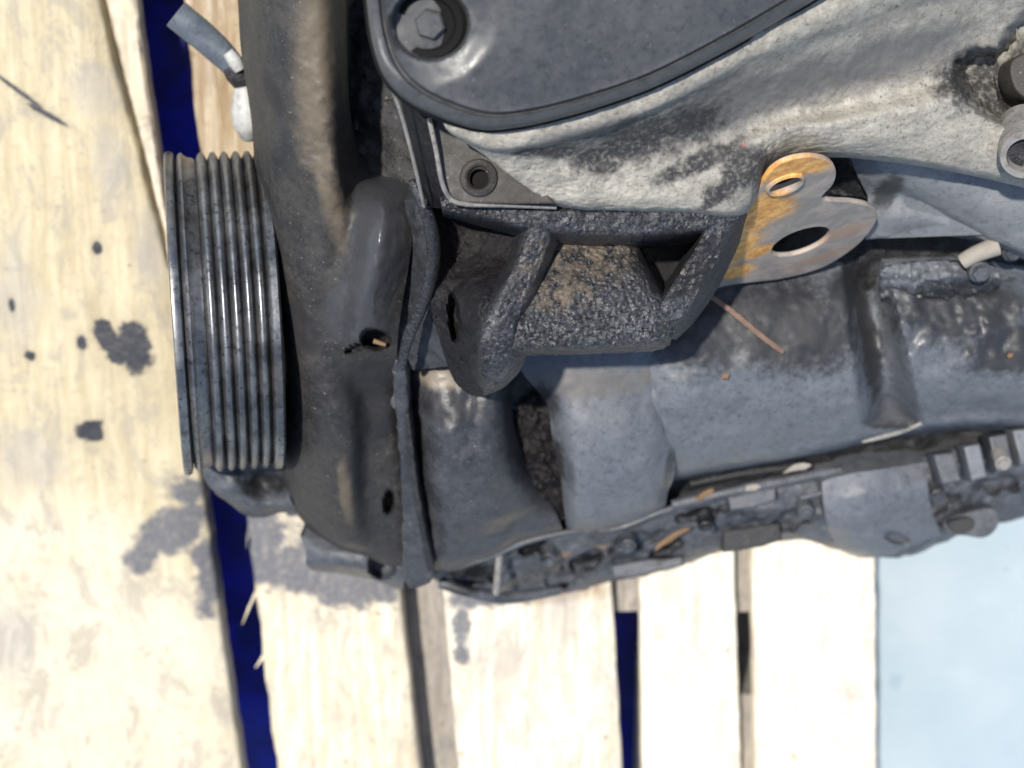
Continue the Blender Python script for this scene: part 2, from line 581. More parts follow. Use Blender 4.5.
M_white = grimy('dirty_white_plastic', (0.30, 0.30, 0.29), (0.42, 0.42, 0.40), 0.7, 0.5, 50, speck=(0.4, 0.38, 0.33), bump=0.15)
M_hose = grimy('grey_blue_hose', (0.06, 0.075, 0.095), (0.12, 0.14, 0.165), 0.6, 0.5, 60, bump=0.2)
M_bearmetal = grimy('worn_steel', (0.13, 0.125, 0.12), (0.26, 0.25, 0.23), 0.6, 0.4, 70, speck=(0.1, 0.08, 0.06), bump=0.3)

# bracket iron: rough black with glints painted in as pale grains
t = NT('cast_iron_bracket')
n1 = t.noise(30, 6, 0.6); n2 = t.noise(520, 4, 0.6); n3 = t.noise(190, 5, 0.65)
vo = t.n('ShaderNodeTexVoronoi'); vo.inputs['Scale'].default_value = 900; t.l(t.tc, vo.inputs['Vector'])
c = t.mix(t.ramp(n1, 0.35, 0.65), (0.020, 0.021, 0.026), (0.048, 0.050, 0.059))
c = t.mix(t.ramp(t.noise(900, 3, 0.6), 0.50, 0.68, 0, 0.55), c, (0.115, 0.120, 0.138))
c = t.mix(t.ramp(n2, 0.54, 0.42, 0, 0.9), c, (0.007, 0.007, 0.008))
c = t.mix(t.ramp(t.noise(120, 6, 0.7), 0.5, 0.62, 0, 0.7), c, (0.014, 0.014, 0.016))
brown = t.spots([S(590, 250, .26, 60, 22), S(560, 285, .26, 30, 14)], 0.8, 150, 0.6)
c = t.mix(t.math('MULTIPLY', brown, t.ramp(n3, 0.4, 0.6)), c, (0.095, 0.076, 0.056))
c = t.mix(t.math('MULTIPLY', t.spots([S(470, 245, .25, 42, 55), S(455, 335, .25, 30, 75, 8), S(672, 250, .25, 42, 34)], 0.3, 120, 0.25), 0.93), c, (0.010, 0.009, 0.010))  # black over lobe and pockets; pocket shadow painted into the iron
nb = t.bump(n3, 0.45, 0.0010)
nb = t.bump(vo.outputs[0], 0.45, 0.0005, nb)
nb = t.bump(n2, 0.5, 0.0005, nb)
M_iron = t.done(c, t.ramp(n3, 0.3, 0.7, 0.40, 0.68), normal=nb)

M_lobe = grimy('greasy_shaded_black_iron', (0.006, 0.005, 0.006), (0.013, 0.012, 0.013), 0.4, 0.6, 60, speck=(0.05, 0.046, 0.046), bump=0.9, dist=0.0014, spec=0.3)

# cast aluminium head
t = NT('cast_aluminium')
n1 = t.noise(38, 8, 0.7, dist=0.5); n2 = t.noise(420, 5, 0.7); n3 = t.noise(120, 7, 0.72)
c = t.mix(t.ramp(n3, 0.3, 0.7), (0.225, 0.21, 0.18), (0.33, 0.315, 0.275))
c = t.mix(t.ramp(n1, 0.5, 0.72, 0, 0.7), c, (0.14, 0.135, 0.125))
c = t.mix(t.ramp(t.noise(800, 4, 0.6), 0.5, 0.68, 0, 0.5), c, (0.12, 0.105, 0.08))
c = t.mix(t.ramp(t.noise(330, 6, 0.75), 0.55, 0.66, 0, 0.7), c, (0.055, 0.047, 0.04))
grey = t.spots([S(720, 105, .3, 60, 32, 15), S(800, 85, .3, 80, 22, 15), S(890, 60, .3, 80, 24, 16), S(600, 130, .3, 55, 14, 8)], 0.35, 60, 0.5)  # sloping upper band: its darker shading painted grey
c = t.mix(t.math('MULTIPLY', grey, 0.85), c, (0.098, 0.097, 0.096))
blk = t.spots([S(640, 140, .3, 48, 24, 10), S(690, 125, .3, 40, 20, 15), S(745, 165, .29, 26, 24), S(720, 190, .29, 24, 12, 30), S(560, 150, .3, 26, 8), S(600, 160, .3, 30, 14), S(530, 150, .3, 20, 6), S(700, 160, .29, 50, 10, 20), S(965, 82, .28, 30, 24), S(1000, 90, .26, 44, 28, -30), S(1040, 70, .25, 40, 50)], 0.95, 140, 0.4)  # soot blotches, plus the right-hand pocket's shade painted black
c = t.mix(t.math('MULTIPLY', blk, t.ramp(n2, 0.3, 0.55, 0.5, 0.97)), c, (0.022, 0.021, 0.022))
c = t.mix(t.math('MULTIPLY', t.spots([S(746, 147, .3, 3, 2.5)], 0.9, 300, 0.5), 0.35), c, (0.35, 0.1, 0.08))
nb = t.bump(n3, 0.35, 0.0008); nb = t.bump(n2, 0.5, 0.0005, nb)
M_alu = t.done(c, 0.55, 0.0, nb)

# rusty flange
frr = plane_frame(795, 235, .228, 18, 55)
def plane_pt(px, py, fr):
    u_, v_ = on_plane(px, py, fr)
    return fr[0] + fr[1] * u_ + fr[2] * v_
def SR(px, py, rx, ry, a=0):
    q = S(px, py, .2, rx, ry, a)
    return (plane_pt(px, py, frr),) + q[1:]
t = NT('rusty_steel')
n1 = t.noise(75, 7, 0.65, dist=0.4); n2 = t.noise(500, 5, 0.65)
c = t.mix(t.ramp(n1, 0.4, 0.62), (0.24, 0.215, 0.19), (0.36, 0.30, 0.25))
rust = t.spots([SR(700, 278, 34, 14, 40), SR(725, 252, 36, 22, 40), SR(735, 272, 20, 9, 10), SR(748, 222, 30, 20, 45), SR(788, 170, 28, 12, 15), SR(768, 208, 26, 18), SR(758, 252, 16, 8, 20), SR(812, 166, 16, 8)], 0.55, 90, 0.4)
c = t.mix(rust, c, t.mix(t.ramp(t.noise(190, 6, 0.7), 0.35, 0.65), (0.50, 0.21, 0.045), (0.80, 0.44, 0.13)))
c = t.mix(t.ramp(n2, 0.6, 0.74, 0, 0.6), c, (0.14, 0.09, 0.05))
c = t.mix(t.math('MULTIPLY', t.spots([SR(845, 232, 24, 8, 20), SR(820, 258, 30, 6, 20)], 0.6, 100, 0.5), 0.6), c, (0.34, 0.2, 0.13))
M_rust = t.done(c, 0.6, 0.0, t.bump(n1, 0.4, 0.0007, t.bump(n2, 0.5, 0.0004)))

# pulley steel: brushed round and grimy
t = NT('pulley_steel')
n1 = t.noise(40, 6, 0.65); n2 = t.noise(330, 4, 0.6); n3 = t.noise(900, 3, 0.6)
c = t.mix(t.ramp(n1, 0.35, 0.65), (0.10, 0.105, 0.113), (0.22, 0.222, 0.226))
c = t.mix(t.ramp(n2, 0.52, 0.70, 0, 0.8), c, (0.03, 0.028, 0.026))
c = t.mix(t.ramp(t.noise(70, 6, 0.7), 0.50, 0.66, 0, 0.6), c, (0.05, 0.045, 0.04))
c = t.mix(t.ramp(t.noise(22, 4, 0.6), 0.55, 0.7, 0, 0.5), c, (0.10, 0.085, 0.065))
M_pulley = t.done(c, t.ramp(n1, 0.3, 0.7, 0.26, 0.46), 0.75, t.bump(n2, 0.25, 0.0004))
t = NT('pulley_groove_dark')
n2 = t.noise(300, 4, 0.6)
M_groove = t.done(t.mix(t.ramp(n2, 0.4, 0.7), (0.02, 0.02, 0.022), (0.05, 0.045, 0.04)), 0.55, normal=t.bump(n2, 0.3, 0.0005))  # darker colour on the drum between the ribs

t = NT('hole_shadow'); M_hole = t.done((0.006, 0.006, 0.006), 0.8, spec=0.15)
t = NT('twig_bark'); n = t.noise(300, 4); M_twig = t.done(t.mix(n, (0.10, 0.06, 0.042), (0.22, 0.145, 0.105)), 0.8, normal=t.bump(n, .4, .0005))
t = NT('dry_leaf'); n = t.noise(200, 4); M_leaf = t.done(t.mix(n, (0.10, 0.058, 0.03), (0.19, 0.115, 0.055)), 0.75)
t = NT('pale_chip'); n = t.noise(250, 4); M_chip = t.done(t.mix(n, (0.18, 0.165, 0.145), (0.30, 0.275, 0.235)), 0.8, normal=t.bump(n, .4, .0005))

# ------------------------------------------------------------------ floor, blue sheet, pallet
bm = bmesh.new()
vs = [bm.verts.new((x, y, -0.125)) for x, y in ((-3, -3), (3, -3), (3, 3), (-3, 3))]
bm.faces.new(vs)
link('floor', finish(bm, 'floor', False), M_floor, kind='structure')

bm = bmesh.new()
NX, NY = 46, 60
g = []
x0, x1 = at(-200, 400, -0.1).x, at(700, 700, -0.1).x
y0, y1 = -0.95, 0.55
for i in range(NX):
    r = []
    for j in range(NY):
        p = Vector((x0 + (x1 - x0) * i / (NX - 1), y0 + (y1 - y0) * j / (NY - 1), 0))
        p.z = -0.112 + 0.008 * fbm(p * 9)
        r.append(bm.verts.new(p))
    g.append(r)
for i in range(NX - 1):
    for j in range(NY - 1):
        bm.faces.new((g[i][j], g[i + 1][j], g[i + 1][j + 1], g[i][j + 1]))
blue = link('plastic_sheet', finish(bm, 'plastic_sheet'), M_blue, label='deep blue plastic sheet lying on the floor under the pallet', cat='sheet')
md = blue.modifiers.new('thickness', 'SOLIDIFY'); md.thickness = 0.0012

pallet = thing('wooden_pallet', at(450, 480, -0.12), 'pale weathered wooden pallet stained with oil under the engine', 'pallet')


def edge_x(pxa, pya, pxb, pyb, y, z=0.0):
    a, b = at(pxa, pya, z), at(pxb, pyb, z)
    return a.x + (b.x - a.x) * (y - a.y) / (b.y - a.y)


def plank(lefte, righte, mat, th=0.021, y0=-0.62, y1=0.36, seed=0, ragl=0.0006, ragr=0.0006, zt=0.0, splinter=None, name='plank', cut=None):
    """board with worn uneven edges, running along the picture's height"""
    bm = bmesh.new()
    n = 150
    m = 14
    top = []
    for k in range(n + 1):
        y = y0 + (y1 - y0) * k / n
        xl = edge_x(*lefte, y) + ragl * (fbm(Vector((y * 40, seed, 1))) + 0.6 * fbm(Vector((y * 190, seed, 2))))
        xr = edge_x(*righte, y) + ragr * (fbm(Vector((y * 40, seed, 5))) + 0.6 * fbm(Vector((y * 190, seed, 6))))
        if cut: xl, xr = cut(y, xl, xr)
        row = []
        for j in range(m + 1):
            f = j / m
            x = xl + (xr - xl) * f
            z = zt + 0.0007 * fbm(Vector((x * 60, y * 12, seed))) + 0.0004 * fbm(Vector((x * 260, y * 40, seed)))
            if j in (0, m): z -= 0.0022
            if j == 0: pass
            row.append(bm.verts.new((x, y, z)))
        # pull the second line close to the edge: a worn arris
        row[1].co.x = row[0].co.x + 0.0022
        row[m - 1].co.x = row[m].co.x - 0.0022
        top.append(row)
    low = [[bm.verts.new((r[0].co.x, r[0].co.y, zt - th)), bm.verts.new((r[m].co.x, r[m].co.y, zt - th))] for r in top]
    for k in range(n):
        for j in range(m):
            bm.faces.new((top[k][j], top[k][j + 1], top[k + 1][j + 1], top[k + 1][j]))
        bm.faces.new((top[k][0], top[k + 1][0], low[k + 1][0], low[k][0]))
        bm.faces.new((top[k][m], low[k][1], low[k + 1][1], top[k + 1][m]))
        bm.faces.new((low[k][0], low[k + 1][0], low[k + 1][1], low[k][1]))
    bm.faces.new(top[0] + [low[0][1], low[0][0]])
    bm.faces.new(list(reversed(top[n])) + [low[n][0], low[n][1]])
    if splinter:
        for (y, L, sx, side) in splinter:
            k = int((y - y0) / (y1 - y0) * n)
            p = top[k][0 if side < 0 else m].co.copy() - Vector((0, 0, 0.002))
            tube_bm(bm, [p + Vector((-side * 0.001, 0.004, 0)), p + Vector((side * sx * .5, -L * .4, .001)), p + Vector((side * sx, -L, 0.002))], [0.0014, 0.001, 0.0002], 6)
    return link(name, finish(bm, name, ang=60), mat, pallet)


def yat(px, py): return at(px, py, 0).y


P1R = (140, 40, 235, 728); P2L = (187, 40, 272, 728); P2R = (399, 585, 415, 728)
P3L = (442, 585, 455, 728); P3R = (612, 590, 620, 728); P4L = (640, 590, 642, 728)
P4R = (735, 560, 740, 728); P5L = (753, 560, 756, 728); P5R = (876, 560, 877, 728)
P1L = (-190, 40, -20, 728)
# front plank with its split edge
def cut1(y, xl, xr):
    f = (y - yat(165, 270)) / (yat(110, 40) - yat(165, 270))
    w_ = px2m(27, 0) * min(max(f, 0), 1.6)
    return xl, xr - w_ - (0.0022 if f > 0 else 0)
plank(P1L, P1R, M_plank1, seed=1.3, ragr=0.0010, cut=cut1)
def cuts(y, xl, xr):
    f = (y - yat(165, 290)) / (yat(110, 40) - yat(165, 290))
    w_ = px2m(27, 0) * min(max(f, 0.03), 1.6)
    return xr - w_ + 0.0012, xr
plank(P1L, P1R, M_plank2, seed=4.4, y0=yat(165, 285), zt=-0.004, th=0.015, cut=cuts, name='split_edge')
plank(P2L, P2R, M_plank2, seed=2.6, ragl=0.0013, splinter=[(yat(255, 590), 0.02, 0.010, -1), (yat(262, 655), 0.006, 0.006, -1), (yat(250, 530), 0.012, 0.002, -1)])
plank(P3L, P3R, M_plank3, seed=3.7)
plank(P4L, P4R, M_plank4, seed=5.1)
plank(P5L, P5R, M_plank4, seed=6.2)


def beam(xa, ya, xb, yb, zt, zb, mat, name):
    bm = bmesh.new()
    n = 24
    rows = []
    for k in range(n + 1):
        f = k / n
        if abs(xb - xa) > abs(yb - ya):
            p = [(xa + (xb - xa) * f, ya), (xa + (xb - xa) * f, yb)]
        else:
            p = [(xa, ya + (yb - ya) * f), (xb, ya + (yb - ya) * f)]
        e = [0.0006 * fbm(Vector((f * 30, i, xa * 9))) for i in range(4)]
        (ax_, ay_), (bx_, by_) = p
        rows.append([bm.verts.new((ax_ + e[0], ay_ + e[1], zb)), bm.verts.new((bx_ + e[2], by_ + e[3], zb)),
                     bm.verts.new((bx_ + e[2], by_ + e[3], zt)), bm.verts.new((ax_ + e[0], ay_ + e[1], zt))])
    for a, b in zip(rows[:-1], rows[1:]):
        for k in range(4):
            bm.faces.new((a[k], a[(k + 1) % 4], b[(k + 1) % 4], b[k]))
    bm.faces.new(rows[0]); bm.faces.new(rows[-1])
    return link(name, finish(bm, name, ang=30), mat, pallet)


xr = at(876, 640, 0).x
beam(at(466, 600, 0).x, at(625, 480, -.022).y, xr, at(625, 611, -.022).y, -0.0215, -0.105, M_bearer, 'cross_bearer')
beam(at(650, 600, 0).x, at(745, 694, -.022).y, xr, at(745, 860, -.022).y, -0.0215, -0.105, M_bearer, 'cross_bearer')
beam(at(385, 600, 0).x, at(420, 800, -.024).y, at(462, 600, 0).x, at(420, 500, -.036).y, -0.036, -0.105, M_bearer, 'long_bearer')
beam(at(-300, 600, 0).x, at(100, -30, -.022).y, at(200, 600, 0).x, at(100, -130, -.022).y, -0.0215, -0.105, M_bearer, 'cross_bearer')

beam(at(710, 640, -.1).x, at(745, 860, -.1).y, at(800, 640, -.1).x, at(745, 400, -.1).y, -0.098, -0.118, M_bearer, 'bottom_board')

def dents(lst, base=None, rag=0.12, fr=0.12):
    """real recesses pressed into a casting"""
    def f(px, py, z):
        if base: z = base(px, py, z)
        for (cx, cy, rx, ry, a, dp) in lst:
            ca, sa = math.cos(math.radians(a)), math.sin(math.radians(a))
            u = ((px - cx) * ca + (py - cy) * sa) / rx
            v = (-(px - cx) * sa + (py - cy) * ca) / ry
            d = math.sqrt(u * u + v * v) + rag * noise.noise(Vector((px * fr, py * fr, 2)))
            if d < 1.2: z -= dp * (1 if d < .85 else (1.2 - d) / .35)
        return z
    return f


# ------------------------------------------------------------------ engine
engine = thing('engine', at(620, 420, 0.0), 'greasy black car engine lying on its side on the pallet', 'engine')

# ---- dark inner block that everything is bolted to
surf('engine_block', [
    [(262, 60, .10), (330, 20, .13), (420, -40, .16), (560, -40, .2), (760, -40, .2), (900, -40, .18), (1080, -40, .17)],
    [(268, 160, .11), (330, 160, .14), (420, 160, .17), (560, 180, .21), (760, 180, .2), (900, 180, .17), (1080, 180, .16)],
    [(280, 300, .11), (330, 300, .15), (420, 300, .16), (560, 300, .17), (760, 290, .16), (900, 290, .145), (1080, 290, .14)],
    [(290, 420, .10), (330, 420, .13), (420, 420, .125), (530, 420, .13), (760, 400, .13), (900, 400, .12), (1080, 390, .11)],
    [(300, 500, .07), (340, 520, .09), (420, 520, .09), (545, 500, .09), (760, 470, .095), (900, 470, .09), (1080, 450, .085)],
    [(310, 520, .05), (350, 545, .06), (430, 565, .06), (560, 555, .06), (700, 535, .06), (860, 520, .055), (1080, 490, .05)],
], M_black, engine, zb=0.012, step=5, lump=0.004, lscale=70, grit=0.0015, gscale=300)

# ---- crank pulley
pc0, pc1 = at(176, 312, 0.118), at(272, 312, 0.118)
ax = (pc1 - pc0)
tilt = math.radians(11.5)
Wp = ax.length / math.cos(tilt)
axis = Vector((math.cos(math.radians(0.4)) * math.cos(tilt), math.sin(math.radians(0.4)) * math.cos(tilt), -math.sin(tilt)))
pcm = (pc0 + pc1) / 2
RP = px2m(161, 0.118) * 0.99
pulley = lathe('crank_pulley', [(-Wp * .5, RP * .55), (-Wp * .49, RP * .9), (-Wp * .47, RP * .925), (Wp * .46, RP * .925), (Wp * .49, RP * .9), (Wp * .5, RP * .5)], pcm, axis, M_groove, engine, n=96)
def ring_part(name, a, b, prof, mat):
    # prof: (fraction across, radius fraction)
    c = pcm
    pr = [(a + (b - a) * u, RP * r) for u, r in prof]
    pr = [(pr[0][0], RP * .90)] + pr + [(pr[-1][0], RP * .90)]
    return lathe(name, pr, c, axis, mat, pulley, n=120, ang=40)
h = Wp
ring_part('front_flange', -h * .5, -h * .40, [(0, .97), (.12, .99), (.5, .995), (.85, .985), (1, .955)], M_pulley)
ring_part('belt_land', -h * .39, -h * .20, [(0, .945), (.15, .975), (.3, .985), (.42, .968), (.6, .955), (.85, .95), (1, .935)], M_pulley)
nr = 5
for k in range(nr):
    a = -h * .19 + k * h * .114
    ring_part('rib', a, a + h * .108, [(0, .94), (.2, .968), (.34, .981), (.5, .984), (.66, .981), (.8, .968), (1, .94)], M_pulley)
ring_part('rear_flange', h * .385, h * .5, [(0, .945), (.15, .985), (.3, .995), (.8, .995), (1, .975)], M_pulley)
# hub behind the pulley
lathe('pulley_hub', [(Wp * .45, RP * .45), (Wp * .8, RP * .45), (Wp * .82, .01), (Wp * .82, 0)], pcm, axis, M_black, engine)

# ---- timing cover
surf('timing_cover', [
    [(236, -50, .13), (250, -50, .185), (272, -50, .210), (305, -50, .219), (328, -50, .217), (343, -50, .19), (353, -50, .13), (425, -50, .13)],
    [(240, 40, .13), (254, 40, .185), (276, 40, .210), (308, 40, .219), (330, 40, .217), (345, 40, .19), (355, 40, .13), (425, 40, .13)],
    [(250, 110, .13), (262, 110, .180), (284, 110, .207), (312, 110, .218), (334, 110, .217), (348, 110, .19), (358, 110, .13), (425, 110, .13)],
    [(255, 165, .13), (268, 165, .180), (290, 165, .206), (318, 165, .216), (338, 165, .216), (351, 165, .185), (372, 165, .145), (420, 165, .14)],
    [(258, 190, .13), (271, 190, .180), (292, 190, .203), (320, 190, .215), (340, 190, .215), (354, 188, .198), (380, 186, .192), (416, 190, .170)],
    [(261, 214, .13), (274, 214, .178), (295, 214, .200), (321, 214, .212), (341, 214, .213), (356, 212, .210), (383, 211, .224), (415, 214, .206)],
    [(265, 242, .13), (278, 242, .177), (298, 242, .198), (320, 242, .209), (338, 242, .210), (353, 242, .214), (380, 241, .235), (412, 244, .217)],
    [(268, 275, .12), (282, 275, .175), (300, 275, .195), (318, 275, .204), (334, 275, .206), (349, 275, .213), (374, 275, .232), (407, 277, .215)],
    [(271, 310, .11), (285, 310, .173), (302, 310, .191), (314, 310, .197), (326, 310, .200), (342, 310, .206), (365, 310, .221), (401, 312, .208)],
    [(274, 345, .11), (288, 345, .168), (303, 345, .186), (314, 345, .190), (324, 345, .192), (342, 345, .195), (364, 344, .203), (397, 345, .197)],
    [(277, 375, .105), (290, 375, .162), (306, 375, .181), (320, 375, .186), (336, 375, .187), (354, 375, .182), (376, 374, .181), (399, 374, .177)],
    [(278, 400, .10), (290, 400, .155), (308, 400, .176), (328, 400, .184), (347, 400, .182), (366, 400, .168), (390, 400, .166), (403, 400, .155)],
    [(279, 435, .10), (292, 435, .145), (310, 435, .168), (330, 435, .180), (350, 435, .180), (368, 435, .162), (392, 435, .158), (405, 435, .148)],
    [(281, 470, .09), (295, 470, .133), (312, 470, .156), (330, 470, .169), (350, 470, .170), (368, 470, .152), (396, 470, .149), (408, 470, .14)],
    [(292, 505, .08), (304, 507, .12), (318, 510, .140), (333, 513, .151), (352, 515, .153), (370, 512, .140), (400, 510, .138), (414, 510, .13)],
    [(310, 530, .07), (320, 533, .10), (330, 537, .118), (342, 541, .128), (356, 544, .130), (374, 545, .125), (402, 545, .125), (420, 545, .12)],
    [(322, 540, .06), (330, 545, .08), (338, 549, .088), (346, 553, .092), (358, 556, .095), (378, 562, .10), (404, 572, .10), (424, 576, .10)],
], M_cover, engine, zb=0.04, step=2.5, post=dents([(389, 502, 4.5, 11, 4, .020), (376, 339, 14, 9, 12, .022), (358, 347, 13, 3.5, -25, .010)]), lump=0.0012, lscale=55, grit=0.0003, gscale=260)
tube('boss_stud', [(374, 341, .196), (386, 345, .199)], [0.0014, 0.0009], M_leaf, engine)
# cover flange, gasket and small bolts
plate('cover_flange', [(392, 366), (405, 370), (410, 430), (417, 490), (427, 545), (433, 578), (420, 588), (404, 582), (402, 520), (398, 440)], plane_frame(408, 470, .1585, 0, 24), 0.05, M_bulge, engine, bevel=0.0014, smooth_step=5, wob=0.0012)
plate('gasket_strip', [(405, 415), (409, 416), (417, 478), (426, 535), (433, 570), (428, 573), (421, 540), (412, 485)], plane_frame(416, 490, .1555, 0, 24), 0.03, M_black, engine, bevel=0.0006, smooth_step=5, wob=0.0008)
bolt(400, 402, .166, (-.1, -.2, 1), 0.0038, M_rail, engine)
# lower lugs under the pulley and the cover
surf('lower_lug', [
    [(200, 462, .085), (226, 462, .09), (262, 462, .09), (300, 470, .09)],
    [(206, 482, .085), (232, 480, .093), (262, 478, .075), (292, 486, .09)],
    [(222, 498, .08), (244, 496, .09), (266, 490, .075), (290, 498, .095)],
    [(240, 512, .07), (256, 510, .08), (272, 506, .085), (294, 506, .09)],
    [(252, 518, .05), (266, 517, .05), (280, 513, .06), (300, 512, .06)],
], M_rail, engine, zb=0.02, step=3, lump=0.002, lscale=90)
surf('lower_lug', [
    [(300, 536, .085), (330, 540, .09), (360, 548, .10), (402, 556, .10)],
    [(306, 552, .09), (332, 554, .10), (362, 558, .105), (404, 570, .105)],
    [(306, 564, .085), (334, 566, .095), (362, 570, .10), (404, 582, .10)],
    [(312, 571, .06), (336, 573, .065), (364, 578, .07), (402, 590, .07)],
], M_rail, engine, zb=0.03, step=2, lump=0.001, lscale=90, post=dents([(382, 566, 12, 12, 20, .03)]), label='pale worn lug with a dark hole')

# ---- front casting next to the cover
surf('front_casting', [
    [(398, 352, .15), (425, 350, .165), (470, 352, .17), (512, 354, .165), (540, 356, .15)],
    [(404, 385, .148), (430, 385, .172), (470, 385, .176), (500, 388, .172), (516, 392, .13)],
    [(410, 425, .140), (436, 425, .175), (470, 422, .180), (500, 425, .172), (520, 432, .12)],
    [(414, 475, .130), (440, 475, .168), (474, 472, .174), (508, 472, .165), (536, 478, .12)],
    [(420, 520, .118), (446, 520, .150), (478, 515, .158), (512, 505, .152), (552, 505, .125)],
    [(427, 552, .12), (450, 547, .138), (482, 537, .142), (515, 524, .138), (558, 518, .125)],
    [(430, 572, .10), (452, 567, .118), (486, 556, .122), (520, 540, .120), (562, 529, .115)],
    [(432, 575, .07), (454, 571, .07), (488, 560, .07), (522, 545, .07), (564, 534, .07)],
], M_bulge, engine, zb=0.04, step=3.5, lump=0.0022, lscale=55, grit=0.0004)
# ---- flat panel
surf('flat_panel', [
    [(506, 340, .170), (560, 340, .182), (612, 338, .184), (655, 340, .182), (684, 345, .175)],
    [(524, 375, .168), (564, 372, .182), (612, 370, .184), (650, 372, .181), (678, 376, .172)],
    [(546, 402, .158), (566, 400, .181), (612, 398, .184), (650, 402, .180), (672, 410, .170)],
    [(552, 435, .155), (572, 432, .182), (612, 430, .187), (650, 432, .183), (674, 436, .168)],
    [(560, 475, .140), (576, 473, .176), (612, 472, .180), (650, 472, .176), (674, 474, .160)],
    [(564, 508, .125), (578, 508, .158), (612, 506, .162), (652, 496, .160), (668, 492, .135)],
    [(566, 524, .110), (580, 524, .138), (613, 522, .142), (650, 510, .142), (666, 503, .12)],
    [(568, 533, .08), (580, 533, .08), (614, 531, .08), (650, 518, .08), (664, 511, .08)],
], M_panel, engine, zb=0.05, step=3.5, lump=0.0012, lscale=50, grit=0.0002)
# crumbly grease in the channel between
surf('grease_bed', [
    [(506, 375, .135), (530, 375, .14), (556, 380, .135)],
    [(512, 410, .135), (535, 410, .14), (560, 410, .135)],
    [(520, 450, .130), (542, 450, .137), (566, 450, .13)],
    [(530, 490, .122), (550, 490, .130), (572, 490, .122)],
    [(545, 520, .11), (562, 520, .115), (578, 515, .11)],
], M_lobe, engine, zb=0.06, step=2, lump=0.004, lscale=150, grit=0.002, gscale=420)

# ---- long pan side with its hollow
def hollow(px, py, z):
    if py < 428:
        cx = 868 + (py - 290) * 0.19
        hw = 24 + (py - 280) * 0.07
        d = abs(px - cx) / hw
        if d < 1:
            z -= 0.034 * (0.5 + 0.5 * math.cos(math.pi * d)) ** 0.65 * min(1, (428 - py) / 4)
    if px > 870:
        z += 0.0025 * fbm(Vector((px * .05, py * .05, 3))) * max(0, min(1, (385 - py) / 40))
    return z
surf('pan_side', [
    [(640, 270, .160), (672, 270, .165), (720, 262, .165), (790, 262, .165), (850, 262, .165), (900, 262, .165), (960, 262, .165), (1020, 270, .165), (1085, 280, .165)],
    [(645, 330, .176), (676, 325, .182), (720, 318, .185), (790, 312, .187), (850, 308, .187), (900, 305, .187), (960, 304, .187), (1020, 306, .187), (1085, 310, .187)],
    [(650, 385, .180), (680, 380, .189), (720, 375, .191), (790, 370, .193), (850, 366, .193), (900, 362, .193), (960, 360, .193), (1020, 360, .193), (1085, 360, .193)],
    [(655, 430, .172), (682, 428, .178), (720, 424, .180), (790, 414, .182), (850, 404, .182), (900, 396, .182), (960, 392, .182), (1020, 392, .182), (1085, 392, .182)],
    [(660, 465, .153), (684, 462, .159), (720, 457, .160), (790, 445, .162), (850, 432, .163), (900, 421, .163), (960, 412, .163), (1020, 410, .163), (1085, 408, .163)],
    [(671, 476, .125), (684, 473, .143), (720, 467, .146), (790, 456, .148), (850, 443, .149), (900, 431, .150), (960, 424, .150), (1020, 424, .150), (1085, 422, .150)],
    [(672, 482, .09), (684, 479, .10), (720, 473, .10), (790, 461, .10), (850, 449, .10), (900, 438, .10), (960, 432, .10), (1020, 432, .10), (1085, 432, .10)],
], M_pan, engine, zb=0.03, step=3, lump=0.0016, lscale=45, grit=0.0004, post=hollow)
# pale tube shaped to draw the lit edge at the hollow's foot
tube('hollow_rim', [(862, 442, .150), (885, 436, .151), (908, 429, .151), (928, 420, .152)], [0.0008, 0.0016, 0.0016, 0.0008], M_bearmetal, engine)

# ---- lower casting rail under pan and panel
DENTS = [(470, 574, 26, 11, -14, .020), (534, 546, 16, 6, -14, .014), (588, 560, 20, 8, -26, .016), (668, 548, 20, 6, -35, .014), (700, 515, 22, 6, -12, .010),
         (560, 580, 18, 6, -10, .010), (640, 540, 22, 7, -14, .008), (790, 520, 18, 8, -10, .010), (940, 505, 18, 7, -20, .012), (1000, 485, 22, 8, -15, .012)]
surf('lower_rail', [
    [(424, 570, .085), (486, 556, .09), (520, 541, .095), (568, 529, .095), (615, 526, .095), (663, 508, .095), (720, 492, .10), (800, 480, .105), (860, 470, .105), (930, 455, .11), (1000, 445, .115), (1085, 435, .115)],
    [(430, 577, .075), (486, 570, .075), (525, 558, .078), (570, 545, .08), (615, 542, .085), (665, 527, .088), (720, 510, .095), (800, 500, .105), (860, 492, .11), (930, 480, .11), (1000, 468, .11), (1085, 455, .11)],
    [(434, 580, .06), (488, 585, .06), (530, 577, .062), (572, 566, .065), (615, 560, .07), (668, 548, .075), (720, 530, .085), (800, 518, .10), (850, 528, .105), (920, 525, .10), (990, 498, .10), (1085, 480, .10)],
    [(440, 584, .05), (492, 596, .045), (540, 594, .046), (578, 586, .048), (615, 577, .055), (670, 566, .06), (722, 547, .07), (795, 536, .085), (840, 546, .09), (905, 552, .085), (985, 520, .085), (1085, 503, .085)],
    [(442, 588, .025), (494, 600, .02), (542, 598, .02), (580, 590, .02), (615, 581, .03), (670, 570, .03), (722, 551, .04), (795, 540, .05), (842, 550, .05), (905, 556, .05), (985, 526, .05), (1085, 508, .05)],
], M_rail, engine, zb=0.002, step=2.2, lump=0.003, lscale=75, grit=0.0004, gscale=260, post=dents(DENTS, None, 0.75, 0.09))
